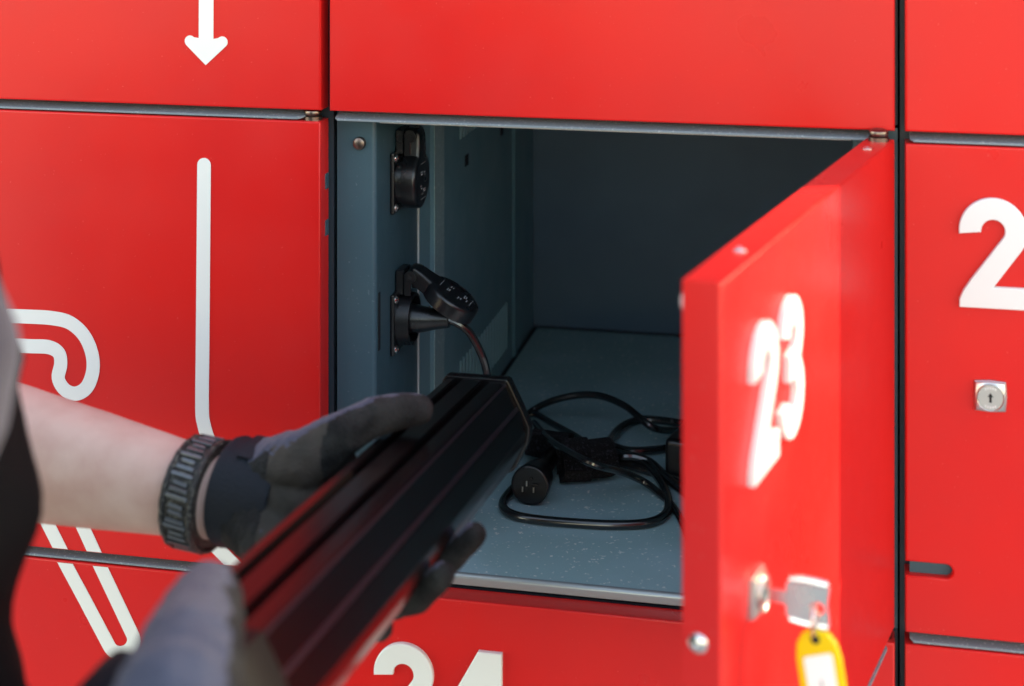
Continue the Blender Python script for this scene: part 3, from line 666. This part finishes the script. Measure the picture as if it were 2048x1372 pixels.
def glove(chains, back_dir, thr, name='glove', voxel=.0017, label=None, palm=False):
    bm = bmesh.new()
    for ch in chains: balls(bm, [(Vector(p), r) for p, r in ch])
    b2 = fuse(bm, voxel, 5, .0009, 110); b2.normal_update(); bd = Vector(back_dir).normalized()
    for f in b2.faces:
        c = f.calc_center_median()
        f.material_index = 1 if f.normal.dot(bd) + .05 * noise.noise(c * 50) > thr else 0
        if palm and f.material_index == 0 and -.336 < c.x < -.304 + .004 * noise.noise(c * 60) and c.z - CAM_H < -.374 + .35 * (-.318 - c.x): f.material_index = 2
    return link(name, b2, [GLOVE, GLOVEB, GLOVET], pr, smooth=True, ang=180, label=label)
# left hand: palm against the pack's left flank, thumb on top, fingers wrapped underneath
CH = [
 [((-.368, -.206, -.3872), .0250), ((-.348, -.207, -.386), .0272), ((-.325, -.214, -.384), .0260)],
 [((-.350, -.200, -.380), .0240), ((-.322, -.200, -.372), .0215), ((-.306, -.205, -.366), .0170)],
 [((-.350, -.215, -.392), .0240), ((-.322, -.240, -.402), .0190), ((-.308, -.262, -.408), .0150)],
 [((-.345, -.205, -.375), .0240), ((-.318, -.218, -.357), .0185), ((-.2965, -.216, -.3420), .0135), ((-.2815, -.2035, -.3345), .0118), ((-.268, -.192, -.3335), .0108), ((-.259, -.1855, -.3345), .0095)],
 [((-.322, -.212, -.392), .0165), ((-.300, -.216, -.411), .0130), ((-.264, -.222, -.4185), .0108), ((-.234, -.232, -.4060), .0090), ((-.2125, -.2365, -.3830), .0074)],
 [((-.322, -.228, -.398), .0165), ((-.302, -.240, -.414), .0130), ((-.262, -.255, -.4175), .0108), ((-.236, -.271, -.4045), .0090), ((-.2175, -.2875, -.3840), .0075)],
 [((-.322, -.244, -.402), .0155), ((-.304, -.262, -.414), .0125), ((-.268, -.284, -.4150), .0100), ((-.250, -.297, -.4090), .0088)],
 [((-.322, -.256, -.404), .0140), ((-.307, -.280, -.412), .0115), ((-.276, -.304, -.4120), .0098), ((-.256, -.316, -.4070), .0090)],
]
glove(CH, (-.62, .20, .74), .66, palm=True, label='dark grey knitted left glove with a lavender back')
# right hand: cupped round the near end, thumb lying along the pack's left edge
def TOPP(px, py, h):          # a point h above the plane of the pack's top face
    r = ray(px, py); return O + r * ((-.364 + h + .1 * CAM_D) / (r.z + .1 * r.y))
T0, T1, T2, T3 = TOPP(414, 1200, .011), TOPP(396, 1255, .014), TOPP(376, 1325, .017), TOPP(350, 1420, .010)
CR = [
 [(T3 + Vector((-.006, 0, -.012)), .0250), (T3 + Vector((.004, .0, -.022)), .0260), (T3 + Vector((.022, -.004, -.030)), .0250)],
 [(T3, .0235), (T2, .0205), (T1, .0180), (T0, .0150)],
 [(T3 + Vector((.004, .0, -.022)), .0200), ((-.296, -.490, -.380), .0120), ((-.288, -.462, -.398), .0105), ((-.262, -.445, -.404), .0095)],
 [(T3 + Vector((.010, -.002, -.030)), .0200), ((-.268, -.510, -.398), .0125), ((-.258, -.462, -.404), .0105), ((-.246, -.445, -.402), .0095)],
 [(T3 + Vector((.018, -.004, -.032)), .0190), ((-.246, -.510, -.398), .0120), ((-.238, -.472, -.402), .0100), ((-.232, -.452, -.398), .0092)],
 [(T3 + Vector((.024, -.006, -.032)), .0180), ((-.230, -.520, -.394), .0115), ((-.222, -.488, -.390), .0096), ((-.220, -.474, -.380), .0088)],
]
glove(CR, (-.55, -.45, .70), .02, label='right glove with a smooth lavender back')
# cuffs, woven wrist band
def cuff(org, ax, prof, m, name, label=None, flat=1.0):
    bm = bmesh.new(); ax = Vector(ax).normalized(); lathe(bm, org, ax, prof, 40)
    return link(name, bm, m, pr, smooth=True, ang=40, label=label)
axl = (LW - LE).normalized(); p0 = Vector((-.3425, -.207, -.3858))
prof = []
for k in range(13):
    h = -.027 + .0032 * k; prof.append((h, .0306 + .0010 * (k % 2)))
cf_ = cuff(p0, axl, [(-.0275, .026)] + prof + [(.0118, .0262)], CUFFM, 'glove_cuff', 'ribbed dark navy cuff of the left glove')
bm = bmesh.new(); q = p0 - axl * .006
band(bm, q, axl, .0332, .018, 60, 118, th=.0022, n=14); link('pull_tab', bm, CUFFM, cf_, smooth=True)
w0 = LE.lerp(LW, .968)
bm = bmesh.new(); lathe(bm, w0, axl, [(-.0100, .0270), (-.0100, .0300), (-.007, .0308), (.007, .0304), (.0100, .0298), (.0100, .0262)], 44)
wb = link('wrist_band', bm, BAND, pr, smooth=True, label='woven black and silver wrist band')
u2, v2 = frame_of(axl); bm = bmesh.new()
for sgn in (-1, 1):
    tube(bm, [w0 + axl * (.0090 * sgn) + (u2 * math.cos(R(a)) + v2 * math.sin(R(a))) * (.0302 + .0006 * ((a // 9) % 2)) for a in range(0, 361, 9)], .0019, 8, smooth=2)
link('band_edge', bm, BAND, wb, smooth=True)
bm = bmesh.new()
for k in range(46):                              # flat links set side by side round the band
    a = R(k * 7.826 + 3 * noise.noise(Vector((k * .7, 0, 0)))); er = u2 * math.cos(a) + v2 * math.sin(a); et = -u2 * math.sin(a) + v2 * math.cos(a)
    c = w0 + er * .0302; hl = .0044 + .0014 * (k % 3)
    pts_ = [c - axl * hl - et * .0017, c - axl * hl + et * .0005, c + axl * hl + et * .0016, c + axl * hl - et * .0006]
    prism(bm, pts_, er * (.0014 + .0004 * (k % 3)), bev_all=.0003, seg=1)
link('band_thread', bm, BANDS, wb, smooth=True)
axr = (RW - RE).normalized()
cr = cuff(UD(300, 1455, .640), (UD(330, 1352, .645) - RE).normalized() if False else axr, [(-.014, .0275), (-.014, .0305), (-.009, .0312), (.004, .0308), (.009, .0300), (.009, .027)], CUFFM, 'glove_cuff', 'dark cuff of the right glove')
